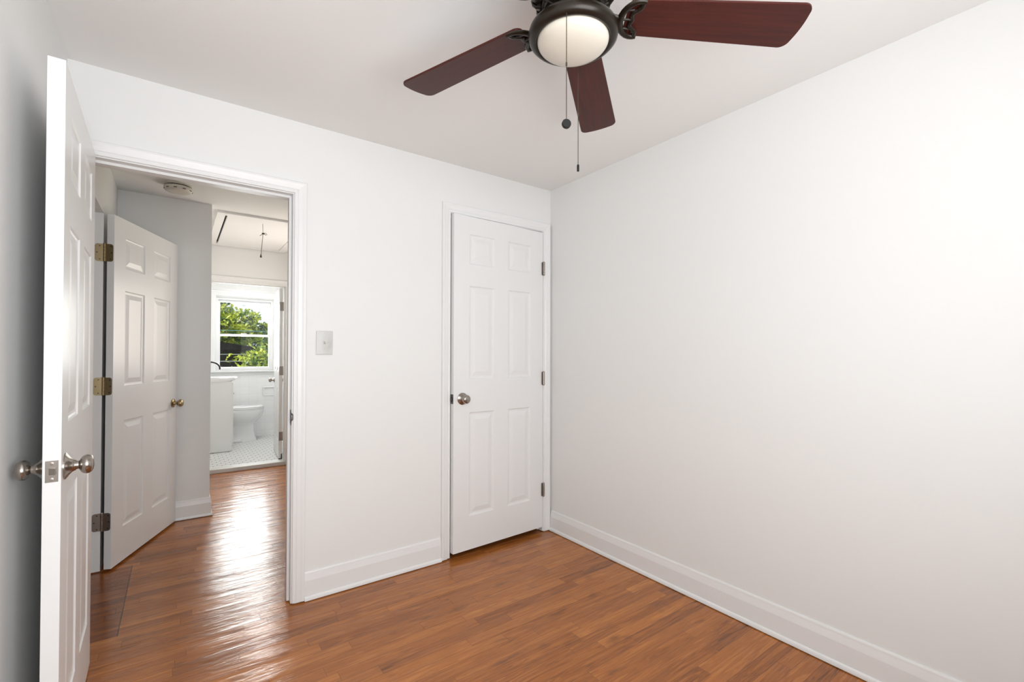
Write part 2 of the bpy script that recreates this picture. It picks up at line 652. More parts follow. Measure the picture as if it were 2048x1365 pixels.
# ------------------------------------------------------------------ walls
mb = wall_y(MB(), 0.0, WT, XL - 0.12, 0.12, 0.0, H + 0.12, [(DX0 - 0.018, DX1 + 0.018, 0.0, DZ + 0.018), (CX0 - 0.016, CX1 + 0.016, 0.0, CZ + 0.016)])
struct(mb.build('wall_back', M_WALL), 'white bedroom wall with the doorway and closet', 'wall')
struct(MB().box(0.0, 0.12, YF - 0.12, 0.85, 0, H + 0.12).build('wall_right', M_WALL), 'plain white bedroom wall on the right', 'wall')
struct(MB().box(XL - 0.12, XL, YF - 0.12, 0.0, 0, H + 0.12).build('wall_left', M_WALL), 'white bedroom wall behind the open door', 'wall')
WIN = [(-2.44, -1.02, 0.77, 2.13)]
mb = wall_y(MB(), YF - 0.12, YF, XL, 0.0, 0.0, H + 0.12, WIN)
struct(mb.build('wall_front', M_WALL), 'white bedroom wall with windows behind the camera', 'wall')
# hall
mb = wall_x(MB(), HXL - 0.12, HXL, WT, HY + 0.1, 0, HH + 0.1, [(0.215, 1.012, 0, 2.052)])
struct(mb.build('wall_hall_left', M_WALL), 'white hallway wall on the left with a doorway', 'wall')
struct(MB().box(HXL, KX, HY, BY, 0, HH + 0.1).build('wall_hall_end', M_WALL), 'white hallway wall with outside corner behind the brass hinged door', 'wall')
struct(wall_x(MB(), HXR, HXR + 0.12, WT, BY, 0, HH + 0.1, [(1.83, 2.67, 0.95, 2.05)]).build('wall_hall_right', M_WALL), 'white hallway wall on the right', 'wall')  # unseen opening added to let the hall fill light in
mb = wall_y(MB(), BY, BY + 0.10, BXL - 0.12, BXR + 0.12, 0.0, HH + 0.1, [(BX0 - 0.016, BX1 + 0.016, 0.0, BZ + 0.016)])
struct(mb.build('wall_bathroom_front', M_WALL), 'white wall around the bathroom doorway', 'wall')
# bathroom
WX0, WX1, WZ0, WZ1 = -1.705, -0.978, 0.992, 2.035
mb = wall_y(MB(), WY, WY + 0.14, BXL - 0.12, BXR + 0.12, -0.1, HH + 0.1, [(WX0, WX1, WZ0, WZ1)])
struct(mb.build('wall_bathroom_back', M_WALL), 'white bathroom wall around the window', 'wall')
struct(MB().box(BXL - 0.12, BXL, BY + 0.1, WY, -0.1, HH + 0.1).build('wall_bathroom_left', M_WALL), 'white bathroom wall behind the vanity', 'wall')
struct(MB().box(BXR, BXR + 0.12, BY + 0.1, WY, -0.1, HH + 0.1).build('wall_bathroom_right', M_WALL), 'white bathroom wall behind the door', 'wall')
# side room and closet shells
mb = MB().box(-3.6, HXL - 0.12, 0.0, WT, 0, HH + 0.1).box(-3.6, HXL - 0.12, 1.35, 1.45, 0, HH + 0.1).box(-3.6, -3.5, WT, 1.35, 0, HH + 0.1).box(-3.6, XL - 0.12, -0.001, 1.45, HH + 0.1, HH + 0.2)
struct(mb.build('wall_side_room', M_WALL), 'walls of the dim room beyond the hallway door', 'wall')
mb = MB().box(HXR + 0.12, 0.0, 0.70, 0.80, 0, HH + 0.1).box(HXR + 0.12, 0.0, WT, 0.80, HH + 0.1, HH + 0.2)
struct(mb.build('wall_closet', M_WALL), 'back wall inside the closet', 'wall')

# bathroom tile wainscot on the window wall, with the recessed paper holder's opening
NX0, NX1, NZ0, NZ1 = -1.108, -0.955, 0.615, 0.745
mb = wall_y(MB(), WY - 0.012, WY, BXL, BXR, BF, 0.915, [(NX0, NX1, NZ0, NZ1)])
mb.box(BXL, BXR, WY - 0.018, WY, 0.905, 0.922)
mb.box(BXL, BXR, WY - 0.018, WY - 0.012, BF, BF + 0.06)
struct(mb.build('trim_5', M_TILE), 'glossy white tile wainscot under the bathroom window', 'wall tile')

# ------------------------------------------------------------------ casing, jambs
CAS = [(0.0, 0.0), (0.0, 0.008), (0.003, 0.0105), (0.010, 0.0105), (0.0125, 0.0085), (0.016, 0.0085), (0.020, 0.0115), (0.036, 0.014), (0.046, 0.0175), (0.054, 0.0175), (0.057, 0.015), (0.057, 0.0)]


def casing_y(mb, x0, x1, zt, yw, sgn, prof=CAS, z0=0.0, clipx=None, legs=(True, True)):
    """mitred casing round an opening in a wall parallel to x; sgn -1 sticks out toward -y"""
    rows = []
    for (u, v) in prof:
        a, b = x0 - u, x1 + u
        if clipx:
            a, b = max(a, clipx[0]), min(b, clipx[1])
        yy = yw + sgn * v
        rows.append([(a, yy, z0), (a, yy, zt + u), (b, yy, zt + u), (b, yy, z0)])
    n = len(rows)
    v = [p for r in rows for p in r]
    f = []
    for i in range(n - 1):
        for k in range(3):
            f.append((i * 4 + k, i * 4 + k + 1, (i + 1) * 4 + k + 1, (i + 1) * 4 + k))
    f.append(tuple(i * 4 for i in range(n)))
    f.append(tuple(i * 4 + 3 for i in range(n)))
    mb.add(v, f)
    return mb


def jamb_y(mb, x0, x1, zt, y0, y1, t=0.018, stop=None, z0=0.0):
    """jamb boards lining an opening; stop=(ya, yb) door stop strip"""
    mb.box(x0 - t, x0, y0, y1, z0, zt + t)
    mb.box(x1, x1 + t, y0, y1, z0, zt + t)
    mb.box(x0, x1, y0, y1, zt, zt + t)
    if stop:
        a, b = stop
        q = 0.011
        mb.box(x0, x0 + q, a, b, z0, zt)
        mb.box(x1 - q, x1, a, b, z0, zt)
        mb.box(x0 + q, x1 - q, a, b, zt - q, zt)
    return mb


mb = MB()
jamb_y(mb, DX0, DX1, DZ, -0.001, WT + 0.001, stop=(0.038, 0.072), z0=0.006)
casing_y(mb, DX0 - 0.005, DX1 + 0.005, DZ + 0.005, 0.0, -1, z0=0.008, clipx=(XL + 0.001, 9))
casing_y(mb, DX0 - 0.005, DX1 + 0.005, DZ + 0.005, WT, 1, z0=0.008, clipx=(HXL + 0.001, 9))
trim1 = struct(mb.build('trim_1', M_TRIM), 'white moulded casing and jamb of the open bedroom doorway', 'door frame')
# strike plate with curved lip on the right jamb
mb = MB()
pl = [(0.022 * math.cos(a), 0.034 * math.sin(a)) for a in [R(-90 + 12 * i) for i in range(16)]]
pl = [(-0.002, -0.034)] + pl[1:-1] + [(-0.002, 0.034)]
Ms = T((DX1 - 0.0016, 0.020, 0.915)) @ Matrix(((0, 0, 1, 0), (-1, 0, 0, 0), (0, 1, 0, 0), (0, 0, 0, 1)))
mb.prism(pl, 0, 0.0026, Ms)
mb.box(DX1 - 0.0016, DX1 + 0.001, 0.020, 0.034, 0.891, 0.959)
mb.tube([(DX1 - 0.001, -0.001, 0.925 - 0.018), (DX1 + 0.003, -0.0115, 0.925 - 0.010), (DX1 + 0.003, -0.0115, 0.925 + 0.010), (DX1 - 0.001, -0.001, 0.925 + 0.018)], 0.0022)
tag(mb.build('strike_plate', M_DARKMETAL, trim1, smooth=False), 'dark metal strike plate')

mb = MB()
jamb_y(mb, CX0, CX1, CZ, -0.001, WT + 0.001, t=0.016, stop=(0.040, 0.075), z0=0.006)
casing_y(mb, CX0 - 0.004, CX1 + 0.004, CZ + 0.004, 0.0, -1, z0=0.008, clipx=(-9, -0.0008))
trim2 = struct(mb.build('trim_2', M_TRIM), 'white moulded casing and jamb of the closet door', 'door frame')

mb = MB()
jamb_y(mb, BX0, BX1, BZ, BY - 0.001, BY + 0.101, t=0.016, stop=(BY + 0.030, BY + 0.062), z0=0.04)
casing_y(mb, BX0 - 0.004, BX1 + 0.004, BZ + 0.004, BY, -1, z0=0.0, clipx=(KX + 0.001, 9))
trim3 = struct(mb.build('trim_3', M_TRIM), 'white casing and jamb of the bathroom doorway', 'door frame')
o = MB().box(BX0, BX1, BY - 0.045, BY + 0.101, 0.0, 0.040, bev=0.004).build('trim_6', M_SILL)
struct(o, 'pale stone threshold under the bathroom doorway', 'threshold')

# hall left doorway jamb (far jamb faces the camera)
mb = MB()
ya, yb, zt = 0.215, 1.012, 2.052
mb.box(HXL - 0.121, HXL + 0.001, ya, ya + 0.016, 0.006, zt)
mb.box(HXL - 0.121, HXL + 0.001, yb - 0.016, yb, 0.006, zt)
mb.box(HXL - 0.121, HXL + 0.001, ya + 0.016, yb - 0.016, zt - 0.016, zt)
mb.box(HXL - 0.085, HXL - 0.040, yb - 0.027, yb - 0.016, 0.006, zt - 0.016)
trim4 = struct(mb.build('trim_4', M_TRIM), 'white jamb of the hallway side doorway with brass hinges', 'door frame')

# ------------------------------------------------------------------ baseboards
BP = [(0.0, 0.142), (0.004, 0.142), (0.0065, 0.136), (0.0075, 0.128), (0.0115, 0.106), (0.0125, 0.100), (0.0125, 0.002), (0.0, 0.002)]
SP = [(0.0125, 0.024), (0.0155, 0.023), (0.0185, 0.019), (0.0203, 0.012), (0.0208, 0.004), (0.0125, 0.004)]


def run(mb, prof, p0, p1, nrm, m0=0.0, m1=0.0):
    """extrude a (thickness, z) profile from p0 to p1 on a wall; nrm points into the room; m = mitre slope at ends"""
    p0, p1, nrm = Vector((*p0, 0)), Vector((*p1, 0)), Vector((*nrm, 0))
    d = (p1 - p0).normalized()
    a = [p0 + nrm * t + d * (m0 * t) + Vector((0, 0, z)) for t, z in prof]
    b = [p1 + nrm * t + d * (m1 * t) + Vector((0, 0, z)) for t, z in prof]
    n = len(prof)
    f = [(k, (k + 1) % n, n + (k + 1) % n, n + k) for k in range(n)]
    f += [tuple(range(n)), tuple(reversed(range(n, 2 * n)))]
    return mb.add(a + b, f)


def baseboard(name, segs, label):
    mb, ms = MB(), MB()
    for sgm in segs:
        run(mb, BP, *sgm)
        run(ms, SP, *sgm)
    o = struct(mb.build(name, M_TRIM), label, 'baseboard')
    ms.build('shoe_moulding', M_TRIM, o)
    return o


baseboard('baseboard_back', [((-1.618, 0.0), (-0.859, 0.0), (0, -1))], 'white baseboard between the doorway and the closet')
baseboard('baseboard_right', [((0.0, -0.0175), (0.0, YF), (-1, 0), 0, -1)], 'long white baseboard along the right wall')
baseboard('baseboard_left', [((XL, -0.03), (XL, YF), (1, 0), 0, -1)], 'white baseboard behind the open bedroom door')
baseboard('baseboard_front', [((XL, YF), (0.0, YF), (0, 1), 1, -1)], 'white baseboard behind the camera')
baseboard('baseboard_hall', [((HXL, HY), (KX, HY), (0, -1), 0, 1), ((KX, HY), (KX, BY - 0.02), (1, 0), -1, 0)], 'white baseboard round the hallway corner')
baseboard('baseboard_hall_right', [((HXR, WT), (HXR, BY), (-1, 0))], 'white baseboard on the right of the hallway')

# ------------------------------------------------------------------ doors
PROF = [(0.0, 0.0), (0.004, 0.0045), (0.010, 0.0065), (0.018, 0.0070), (0.024, 0.0060), (0.046, 0.0015)]


def door_slab(w, h, t, stile=0.112, mull=0.112, zs=((0.205, 0.84), (1.045, 1.62), (1.755, 1.94))):
    """six panel slab: x 0..w, y -t..0, z 0..h; both faces panelled"""
    mb = MB()
    pw = (w - 2 * stile - mull) / 2
    xs = [0, stile, stile + pw, stile + pw + mull, w - stile, w]
    k = h / 2.05
    zz = [0]
    for a, b in zs:
        zz += [a * k, b * k]
    zz.append(h)
    for face in (0, 1):
        def P(x, z, d):
            return (x, (-d if face == 0 else -t + d), z)
        for i in range(5):
            for j in range(7):
                x0, x1, z0, z1 = xs[i], xs[i + 1], zz[j], zz[j + 1]
                if i in (1, 3) and j in (1, 3, 5):
                    rings = [[P(x0 + q, z0 + q, d), P(x1 - q, z0 + q, d), P(x1 - q, z1 - q, d), P(x0 + q, z1 - q, d)] for q, d in PROF]
                    v = [p for r_ in rings for p in r_]
                    f = []
                    for a in range(len(rings) - 1):
                        for c in range(4):
                            c2 = (c + 1) % 4
                            f.append((a * 4 + c, a * 4 + c2, (a + 1) * 4 + c2, (a + 1) * 4 + c))
                    e = (len(rings) - 1) * 4
                    f.append((e, e + 1, e + 2, e + 3))
                    mb.add(v, f)
                else:
                    mb.add([P(x0, z0, 0), P(x1, z0, 0), P(x1, z1, 0), P(x0, z1, 0)], [(0, 1, 2, 3)])
    mb.add([(0, 0, 0), (0, -t, 0), (0, -t, h), (0, 0, h)], [(0, 1, 2, 3)])
    mb.add([(w, 0, 0), (w, -t, 0), (w, -t, h), (w, 0, h)], [(3, 2, 1, 0)])
    mb.add([(0, 0, 0), (w, 0, 0), (w, -t, 0), (0, -t, 0)], [(0, 1, 2, 3)])
    mb.add([(0, 0, h), (w, 0, h), (w, -t, h), (0, -t, h)], [(3, 2, 1, 0)])
    # merge duplicate corners so normals can be made consistent
    key, remap, nv = {}, [], []
    for p in mb.v:
        q = tuple(round(c, 5) for c in p)
        if q not in key:
            key[q] = len(nv)
            nv.append(p)
        remap.append(key[q])
    mb.v = nv
    mb.f = [[remap[i] for i in f] for f in mb.f]
    return mb


KNOB = [(0.0, 0.0), (0.0365, 0.0), (0.0365, 0.003), (0.0325, 0.0060), (0.0250, 0.0105), (0.0180, 0.0160), (0.0150, 0.0205), (0.0145, 0.0235), (0.0118, 0.0242), (0.0112, 0.0290), (0.0150, 0.0310), (0.0218, 0.0350), (0.0258, 0.0405), (0.0268, 0.0460), (0.0258, 0.0515), (0.0222, 0.0570), (0.0150, 0.0605), (0.0, 0.0620)]
KNOB_FLAT = [(0.0, 0.0), (0.0310, 0.0), (0.0310, 0.004), (0.0270, 0.0075), (0.0150, 0.0095), (0.0118, 0.014), (0.0110, 0.028), (0.0150, 0.032), (0.0220, 0.038), (0.0262, 0.046), (0.0262, 0.052), (0.0225, 0.060), (0.0120, 0.0645), (0.0, 0.0650)]


def knob(parent, x, y, z, outward, m, prof=KNOB):
    """outward +1: sticks out of the y=0 face, -1: out of the y=-t face (door-local)"""
    Mx = T((x, y, z)) @ (AX_Y if outward > 0 else AX_NY)
    return MB().lathe(prof, Mx, 40).build('knob', m, parent, smooth=True)


def latch_plate(parent, w, t, z, m=M_NICKEL):
    mb = MB()
    mb.box(w - 0.001, w + 0.0016, -t / 2 - 0.0128, -t / 2 + 0.0128, z - 0.0285, z + 0.0285, bev=0.0006)
    o = mb.build('latch_plate', m, parent)
    b = MB()
    b.prism([(-0.0085, -0.009), (0.0085, -0.009), (0.0085, 0.009), (-0.0085, 0.009)], 0, 0.001, T((w + 0.0016, -t / 2, z)) @ AX_X)
    v = [(w + 0.001, -t / 2 - 0.008, z - 0.0085), (w + 0.001, -t / 2 + 0.008, z - 0.0085), (w + 0.001, -t / 2 + 0.008, z + 0.0085), (w + 0.001, -t / 2 - 0.008, z + 0.0085),
         (w + 0.012, -t / 2 + 0.008, z - 0.0085), (w + 0.012, -t / 2 + 0.008, z + 0.0085)]
    b.add(v, [(0, 1, 4), (3, 5, 2), (0, 4, 5, 3), (1, 2, 5, 4), (0, 3, 2, 1)])
    b.build('latch_bolt', m, o)
    for dz in (-0.021, 0.021):
        q = MB().lathe([(0.0, 0.0), (0.0042, 0.0), (0.0042, 0.0008), (0.0020, 0.0011), (0.0018, 0.0003), (0.0, 0.0003)], T((w + 0.0016, -t / 2, z + dz)) @ AX_X, 16)
        q.build('screw', M_PLASTIC if False else M_HINGE, o)
    return o


def door(name, loc, ang, w, h, t, label):
    o = door_slab(w, h, t).build(name, M_DOOR)
    o.location = loc
    o.rotation_euler = (0, 0, ang)
    return struct(o, label, 'door')


# -- open bedroom door. local +x runs hinge -> latch, face y=0 is the face turned to the room
p_h, p_l = Vector((-2.412, -0.020)), Vector((-2.3905, -0.777))
d = p_l - p_h
DW = d.length
ang = math.atan2(d.y, d.x)
door1 = door('door_1', (p_h.x, p_h.y, 0.012), ang, DW, 2.020, 0.036, 'white six panel bedroom door standing open along the left wall')
knob(door1, DW - 0.060, 0.0, 0.912, 1, M_NICKEL)
knob(door1, DW - 0.060, -0.036, 0.912, -1, M_NICKEL)
latch_plate(door1, DW, 0.036, 0.912)

# -- closet door, a little ajar
p_h, p_l = Vector((-0.075, -0.004)), Vector((-0.7935, -0.036))
d = p_l - p_h
CW = d.length
ang = math.atan2(d.y, d.x)
door2 = door('door_2', (p_h.x, p_h.y, 0.036), ang, CW, 2.055, 0.034, 'white six panel closet door, slightly ajar, near the corner')
# local: +x toward latch (left), local +y = toward camera? rotate 180 -> local +y points to -y world
knob(door2, CW - 0.062, 0.0, 0.930, 1, M_NICKEL)
latch_plate(door2, CW, 0.034, 0.930, M_DARKMETAL)


def knuckle(parent, x, y, z, m, hh=0.089):
    mb = MB()
    for k in range(5):
        a = -hh / 2 + k * hh / 5
        mb.lathe([(0.0078, a + 0.0006), (0.0078, a + hh / 5 - 0.0006)], T((x, y, z)), 14)
    mb.lathe([(0.0, hh / 2), (0.0066, hh / 2), (0.0050, hh / 2 + 0.004), (0.0, hh / 2 + 0.005)], T((x, y, z)), 14)
    mb.lathe([(0.0, -hh / 2 - 0.005), (0.0050, -hh / 2 - 0.004), (0.0066, -hh / 2), (0.0, -hh / 2)], T((x, y, z)), 14)
    mb.box(x - 0.014, x + 0.012, y - 0.0095, y - 0.0060, z - hh / 2, z + hh / 2)
    return mb.build('hinge', m, parent, smooth=True)


for z in (1.800, 1.035, 0.262):
    knuckle(door2, -0.0015, 0.0125, z, M_HINGE)

# -- hallway door folded back from its left jamb
p_h, p_l = Vector((-2.436, 0.974)), Vector((-2.1425, 1.696))
d = p_l - p_h
HW = d.length
ang = math.atan2(d.y, d.x)
# face turned to the camera lies on the right of the direction hinge->latch, so the slab body must lie on the left:
door3 = door('door_3', (p_h.x, p_h.y, 0.014), ang, HW, 2.018, 0.035, 'white six panel hallway door with brass hinges, swung wide open')
for vtx in door3.data.vertices:
    vtx.co.y = vtx.co.y + 0.035
door3.data.update()
o = MB().lathe(KNOB_FLAT, T((HW - 0.055, 0.0, 0.865)) @ AX_NY, 32).build('knob', M_BRASS, door3, smooth=True)


def round_leaf(mb, x0, x1, z0, z1, r, th, M, side):
    """hinge leaf in local xz with two rounded corners on one side, thickness along -y"""
    pts = []
    if side > 0:
        pts = [(x0, z0), (x1 - r, z0)] + [(x1 - r + r * math.sin(a), z0 + r - r * math.cos(a)) for a in (R(30), R(60))] + [(x1, z0 + r), (x1, z1 - r)] + [(x1 - r + r * math.cos(a), z1 - r + r * math.sin(a)) for a in (R(30), R(60))] + [(x1 - r, z1), (x0, z1)]
    else:
        pts = [(x1, z1), (x0 + r, z1)] + [(x0 + r - r * math.sin(a), z1 - r + r * math.cos(a)) for a in (R(30), R(60))] + [(x0, z1 - r), (x0, z0 + r)] + [(x0 + r - r * math.cos(a), z0 + r - r * math.sin(a)) for a in (R(30), R(60))] + [(x0 + r, z0), (x1, z0)]
    mb.prism(pts, 0, th, M @ AX_NY.inverted().inverted() if False else M @ Matrix(((1, 0, 0, 0), (0, 0, -1, 0), (0, 1, 0, 0), (0, 0, 0, 1))))
    return mb


# three brass butt hinges: one leaf on the far jamb, one on the door's edge
ca, sa = math.cos(ang), math.sin(ang)
door3_inv = (T((p_h.x, p_h.y, 0.014)) @ Matrix.Rotation(ang, 4, 'Z')).inverted()
for z, m_ in ((1.811, M_BRASS), (1.050, M_BRASS), (0.282, M_HINGE)):
    hh = 0.100
    kx, ky = -2.4785, 0.986
    mb = MB()
    # knuckle barrel
    for k in range(5):
        a = -hh / 2 + k * hh / 5
        mb.lathe([(0.0062, a + 0.0006), (0.0062, a + hh / 5 - 0.0006)], door3_inv @ T((kx, ky, z)), 14)
    mb.lathe([(0.0, hh / 2), (0.0068, hh / 2), (0.005, hh / 2 + 0.005), (0.0, hh / 2 + 0.006)], door3_inv @ T((kx, ky, z)), 14)
    # leaf on the door's hinge edge (plane x=0 of the door, facing -x local)
    round_leaf(mb, 0.0, 0.036, z - hh / 2, z + hh / 2, 0.012, 0.0022, door3_inv @ T((kx + 0.004, ky + 0.001, 0)) @ Matrix.Rotation(math.atan2(-0.010, 0.036), 4, 'Z'), 1)
    # leaf on the jamb
    round_leaf(mb, -0.040, 0.0, z - hh / 2, z + hh / 2, 0.012, 0.0024, door3_inv @ T((kx - 0.003, 0.9965, 0)), -1)
    hg = mb.build('hinge', m_, door3)
    sc = MB()
    Ml = door3_inv @ T((kx + 0.004, ky + 0.001, 0)) @ Matrix.Rotation(math.atan2(-0.010, 0.036), 4, 'Z')
    for (lx, lz) in ((0.026, 0.036), (0.028, 0.0), (0.024, -0.036)):
        sc.lathe([(0.0, 0.0004), (0.0038, 0.0004), (0.0034, -0.0004)], Ml @ T((lx, -0.0026, z + lz)) @ AX_NY, 10)
    for (lx, lz) in ((-0.022, 0.038), (-0.034, 0.0), (-0.022, -0.038)):
        sc.lathe([(0.0, 0.0004), (0.0038, 0.0004), (0.0034, -0.0004)], door3_inv @ T((kx + lx, 0.9965 - 0.0028, z + lz)) @ AX_NY, 10)
    sc.build('screws', M_DARKMETAL, hg)

# -- bathroom door, opened into the bathroom
door4 = door('door_4', (-1.2005, 3.318, BF + 0.012), R(85.4), 0.70, 1.945, 0.034, 'white bathroom door seen edge on, opened into the bathroom')
for vtx in door4.data.vertices:
    vtx.co.y = -(vtx.co.y + 0.034)
door4.data.flip_normals()
for vtx in door4.data.vertices:
    vtx.co.y -= 0.0
door4.data.update()
for v_ in door4.data.vertices:
    pass
knob(door4, 0.64, 0.0, 0.865, 1, M_HINGE, KNOB_FLAT)
knob(door4, 0.64, -0.034, 0.865, -1, M_HINGE, KNOB_FLAT)
for z in (1.735, 1.000, 0.255):
    mb = MB()
    mb.box(-0.0025, -0.0005, -0.034, -0.002, z - 0.05, z + 0.05)
    mb.lathe([(0.0, -0.052), (0.0062, -0.05), (0.0062, 0.05), (0.0, 0.052)], T((-0.004, -0.039, z)), 12)
    mb.build('hinge', M_HINGE, door4)
MB().box(-0.003, 0.012, -0.035, 0.001, -0.004, 0.006).box(-0.003, -0.0005, -0.036, -0.024, 0.0, 0.055).build('dark_corner', M_DARKMETAL, door4)  # dark L-shaped piece at the door's bottom corner

# ------------------------------------------------------------------ bathroom window
mb = MB()
fy0, fy1 = WY + 0.03, WY + 0.12
mb.box(WX0, WX0 + 0.030, fy0, fy1, WZ0, WZ1).box(WX1 - 0.030, WX1, fy0, fy1, WZ0, WZ1)
mb.box(WX0 + 0.03, WX1 - 0.03, fy0, fy1, WZ1 - 0.030, WZ1).box(WX0 + 0.03, WX1 - 0.03, fy0, fy1, WZ0, WZ0 + 0.022)
win = struct(mb.build('window_1', M_VINYL), 'white double hung bathroom window looking out on trees', 'window')
MID = 1.503


def sash(z0, z1, y0, y1, label):
    m = MB()
    xa, xb = WX0 + 0.030, WX1 - 0.030
    st = 0.026
    m.box(xa, xa + st, y0, y1, z0, z1).box(xb - st, xb, y0, y1, z0, z1)
    m.box(xa + st, xb - st, y0, y1, z0, z0 + 0.030).box(xa + st, xb - st, y0, y1, z1 - 0.030, z1)
    o = m.build('sash', M_VINYL, win)
    MB().box(xa + st, xb - st, (y0 + y1) / 2 - 0.002, (y0 + y1) / 2 + 0.002, z0 + 0.030, z1 - 0.030).build('window_pane', M_GLASS, o)
    return o


sash(WZ0 + 0.022, MID + 0.016, fy0 + 0.012, fy0 + 0.040, 'lower')
sash(MID - 0.014, WZ1 - 0.030, fy0 + 0.046, fy0 + 0.074, 'upper')
mb = MB().box(-1.39, -1.32, fy0 + 0.004, fy0 + 0.020, MID + 0.016, MID + 0.028)
mb.build('sash_lock', M_VINYL, win)
mb = MB()
WCAS = [(0.0, 0.0), (0.0, 0.012), (0.01, 0.016), (0.085, 0.018), (0.09, 0.022), (0.105, 0.022), (0.108, 0.0)]
casing_y(mb, WX0 - 0.002, WX1 + 0.002, WZ1 + 0.012, WY, -1, prof=WCAS, z0=WZ0)
mb.box(WX0, WX0 + 0.004, WY - 0.001, fy0, WZ0, WZ1).box(WX1 - 0.004, WX1, WY - 0.001, fy0, WZ0, WZ1)
mb.build('window_casing', M_TRIM, win)
MB().box(WX0 - 0.13, WX1 + 0.13, WY - 0.045, fy0, WZ0 - 0.022, WZ0, bev=0.004).box(WX0 - 0.11, WX1 + 0.11, WY - 0.018, WY - 0.0005, WZ0 - 0.066, WZ0 - 0.022).build('window_sill', M_TRIM, win)

# bedroom windows behind the camera (frames only round the daylight)
for i, (a, b_, z0, z1) in enumerate(WIN):
    mb = MB()
    mb.box(a, a + 0.04, YF - 0.09, YF - 0.03, z0, z1).box(b_ - 0.04, b_, YF - 0.09, YF - 0.03, z0, z1)
    mb.box(a + 0.04, b_ - 0.04, YF - 0.09, YF - 0.03, z0, z0 + 0.04).box(a + 0.04, b_ - 0.04, YF - 0.09, YF - 0.03, z1 - 0.04, z1)
    w_ = mb.build('window_%d' % (i + 2), M_VINYL)
    struct(w_, 'wide white bedroom window behind the camera', 'window')
    m2 = MB()
    casing_y(m2, a - 0.004, b_ + 0.004, z1 + 0.004, YF, 1, z0=z0, clipx=(XL + 0.001, -0.001))
    m2.box(a - 0.06, b_ + 0.06, YF - 0.03, YF + 0.03, z0 - 0.024, z0)
    m2.build('window_casing', M_TRIM, w_)

# ------------------------------------------------------------------ ceiling fan
FX, FY, FZ = -1.2485, -1.5490, 2.1953       # blade plane
FR = 0.655
fan = empty('ceiling_fan', (FX, FY, H))
tag(fan, 'dark bronze ceiling fan with red brown blades and round opal light', 'ceiling fan')
Z0 = FZ - H
# canopy and motor housing
mb = MB()
mb.lathe([(0.0, 0.0), (0.085, 0.0), (0.090, -0.010), (0.088, -0.022), (0.070, -0.034), (0.066, -0.046)], None, 48)
mb.lathe([(0.066, -0.046), (0.098, -0.055), (0.118, -0.075), (0.122, -0.110), (0.122, -0.135), (0.116, -0.150), (0.104, -0.163), (0.090, -0.1685)], None, 48, cap=False)
mot = mb.build('motor_housing', M_BRONZE, fan, smooth=True)
rb = MB()
for k in range(20):
    a = 2 * PI * k / 20
    Mk = Matrix.Rotation(a, 4, 'Z')
    rb.tube([(0.119, 0, -0.140), (0.114, 0.006, -0.1575), (0.103, 0.012, -0.170), (0.088, 0.014, -0.176)], [0.0035, 0.0042, 0.0042, 0.003], Mk, 6)
rb.lathe([(0.085, -0.170), (0.088, -0.180), (0.080, -0.182), (0.078, -0.170)], None, 40, cap=False)
rb.build('vent_ribs', M_BRONZE, mot, smooth=True)
mb = MB()
mb.lathe([(0.0, -0.168), (0.082, -0.168), (0.082, -0.199), (0.0, -0.199)], None, 40)
mb.lathe([(0.060, -0.199), (0.058, -0.235), (0.064, -0.240)], None, 40, cap=False)
mb.build('switch_housing', M_BRONZE, fan, smooth=True)
# light kit: rounded bronze ring and opal glass bowl
ZR = -0.2335
ring = [(0.058, ZR + 0.002), (0.082, ZR), (0.100, ZR - 0.004), (0.114, ZR - 0.0115), (0.1225, ZR - 0.021), (0.1255, ZR - 0.031), (0.1235, ZR - 0.041), (0.1170, ZR - 0.0480), (0.1085, ZR - 0.0510), (0.1030, ZR - 0.0500), (0.1005, ZR - 0.0450), (0.0995, ZR - 0.03)]
MB().lathe(ring, None, 64, cap=False).build('light_ring', M_BRONZE, fan, smooth=True, auto=80)
bowl = []
for i in range(15):
    a = R(90) * i / 14
    bowl.append((max(0.0, 0.1000 * math.cos(a)), ZR - 0.047 - 0.040 * math.sin(a)))
bowl = [(0.0985, ZR - 0.032)] + bowl
MB().lathe(bowl, None, 64, cap=False).build('glass_shade', M_OPAL, fan, smooth=True, auto=80)

# blades
TAU = -0.1653
W_T, W_R = 0.1410, 0.1120


def blade_outline():
    hw_t, hw_r = W_T / 2, W_R / 2
    r0, r1 = 0.150, FR
    pts = []
    # root end, softly rounded
    for a in range(0, 91, 15):
        c = 0.020
        pts.append((r0 + c - c * math.sin(R(90 - a)) * 1.0, -hw_r + c - c * math.cos(R(90 - a)) * 1.0))
    # tip, lower side corner radius
    c = 0.026
    for a in range(0, 91, 15):
        pts.append((r1 - c - 0.004 + c * math.sin(R(a)), -hw_t + c - c * math.cos(R(a))))
    for k in range(1, 6):      # slightly bowed tip
        sx = -hw_t + c + (2 * hw_t - 2 * c) * k / 6
        pts.append((r1 - 0.004 + 0.004 * (1 - (sx / (hw_t - c)) ** 2), sx))
    for a in range(0, 91, 15):
        pts.append((r1 - c - 0.004 + c * math.cos(R(a)), hw_t - c + c * math.sin(R(a))))
    c = 0.020
    for a in range(0, 91, 15):
        pts.append((r0 + c - c * math.sin(R(a)), hw_r - c + c * math.cos(R(a))))
    return pts


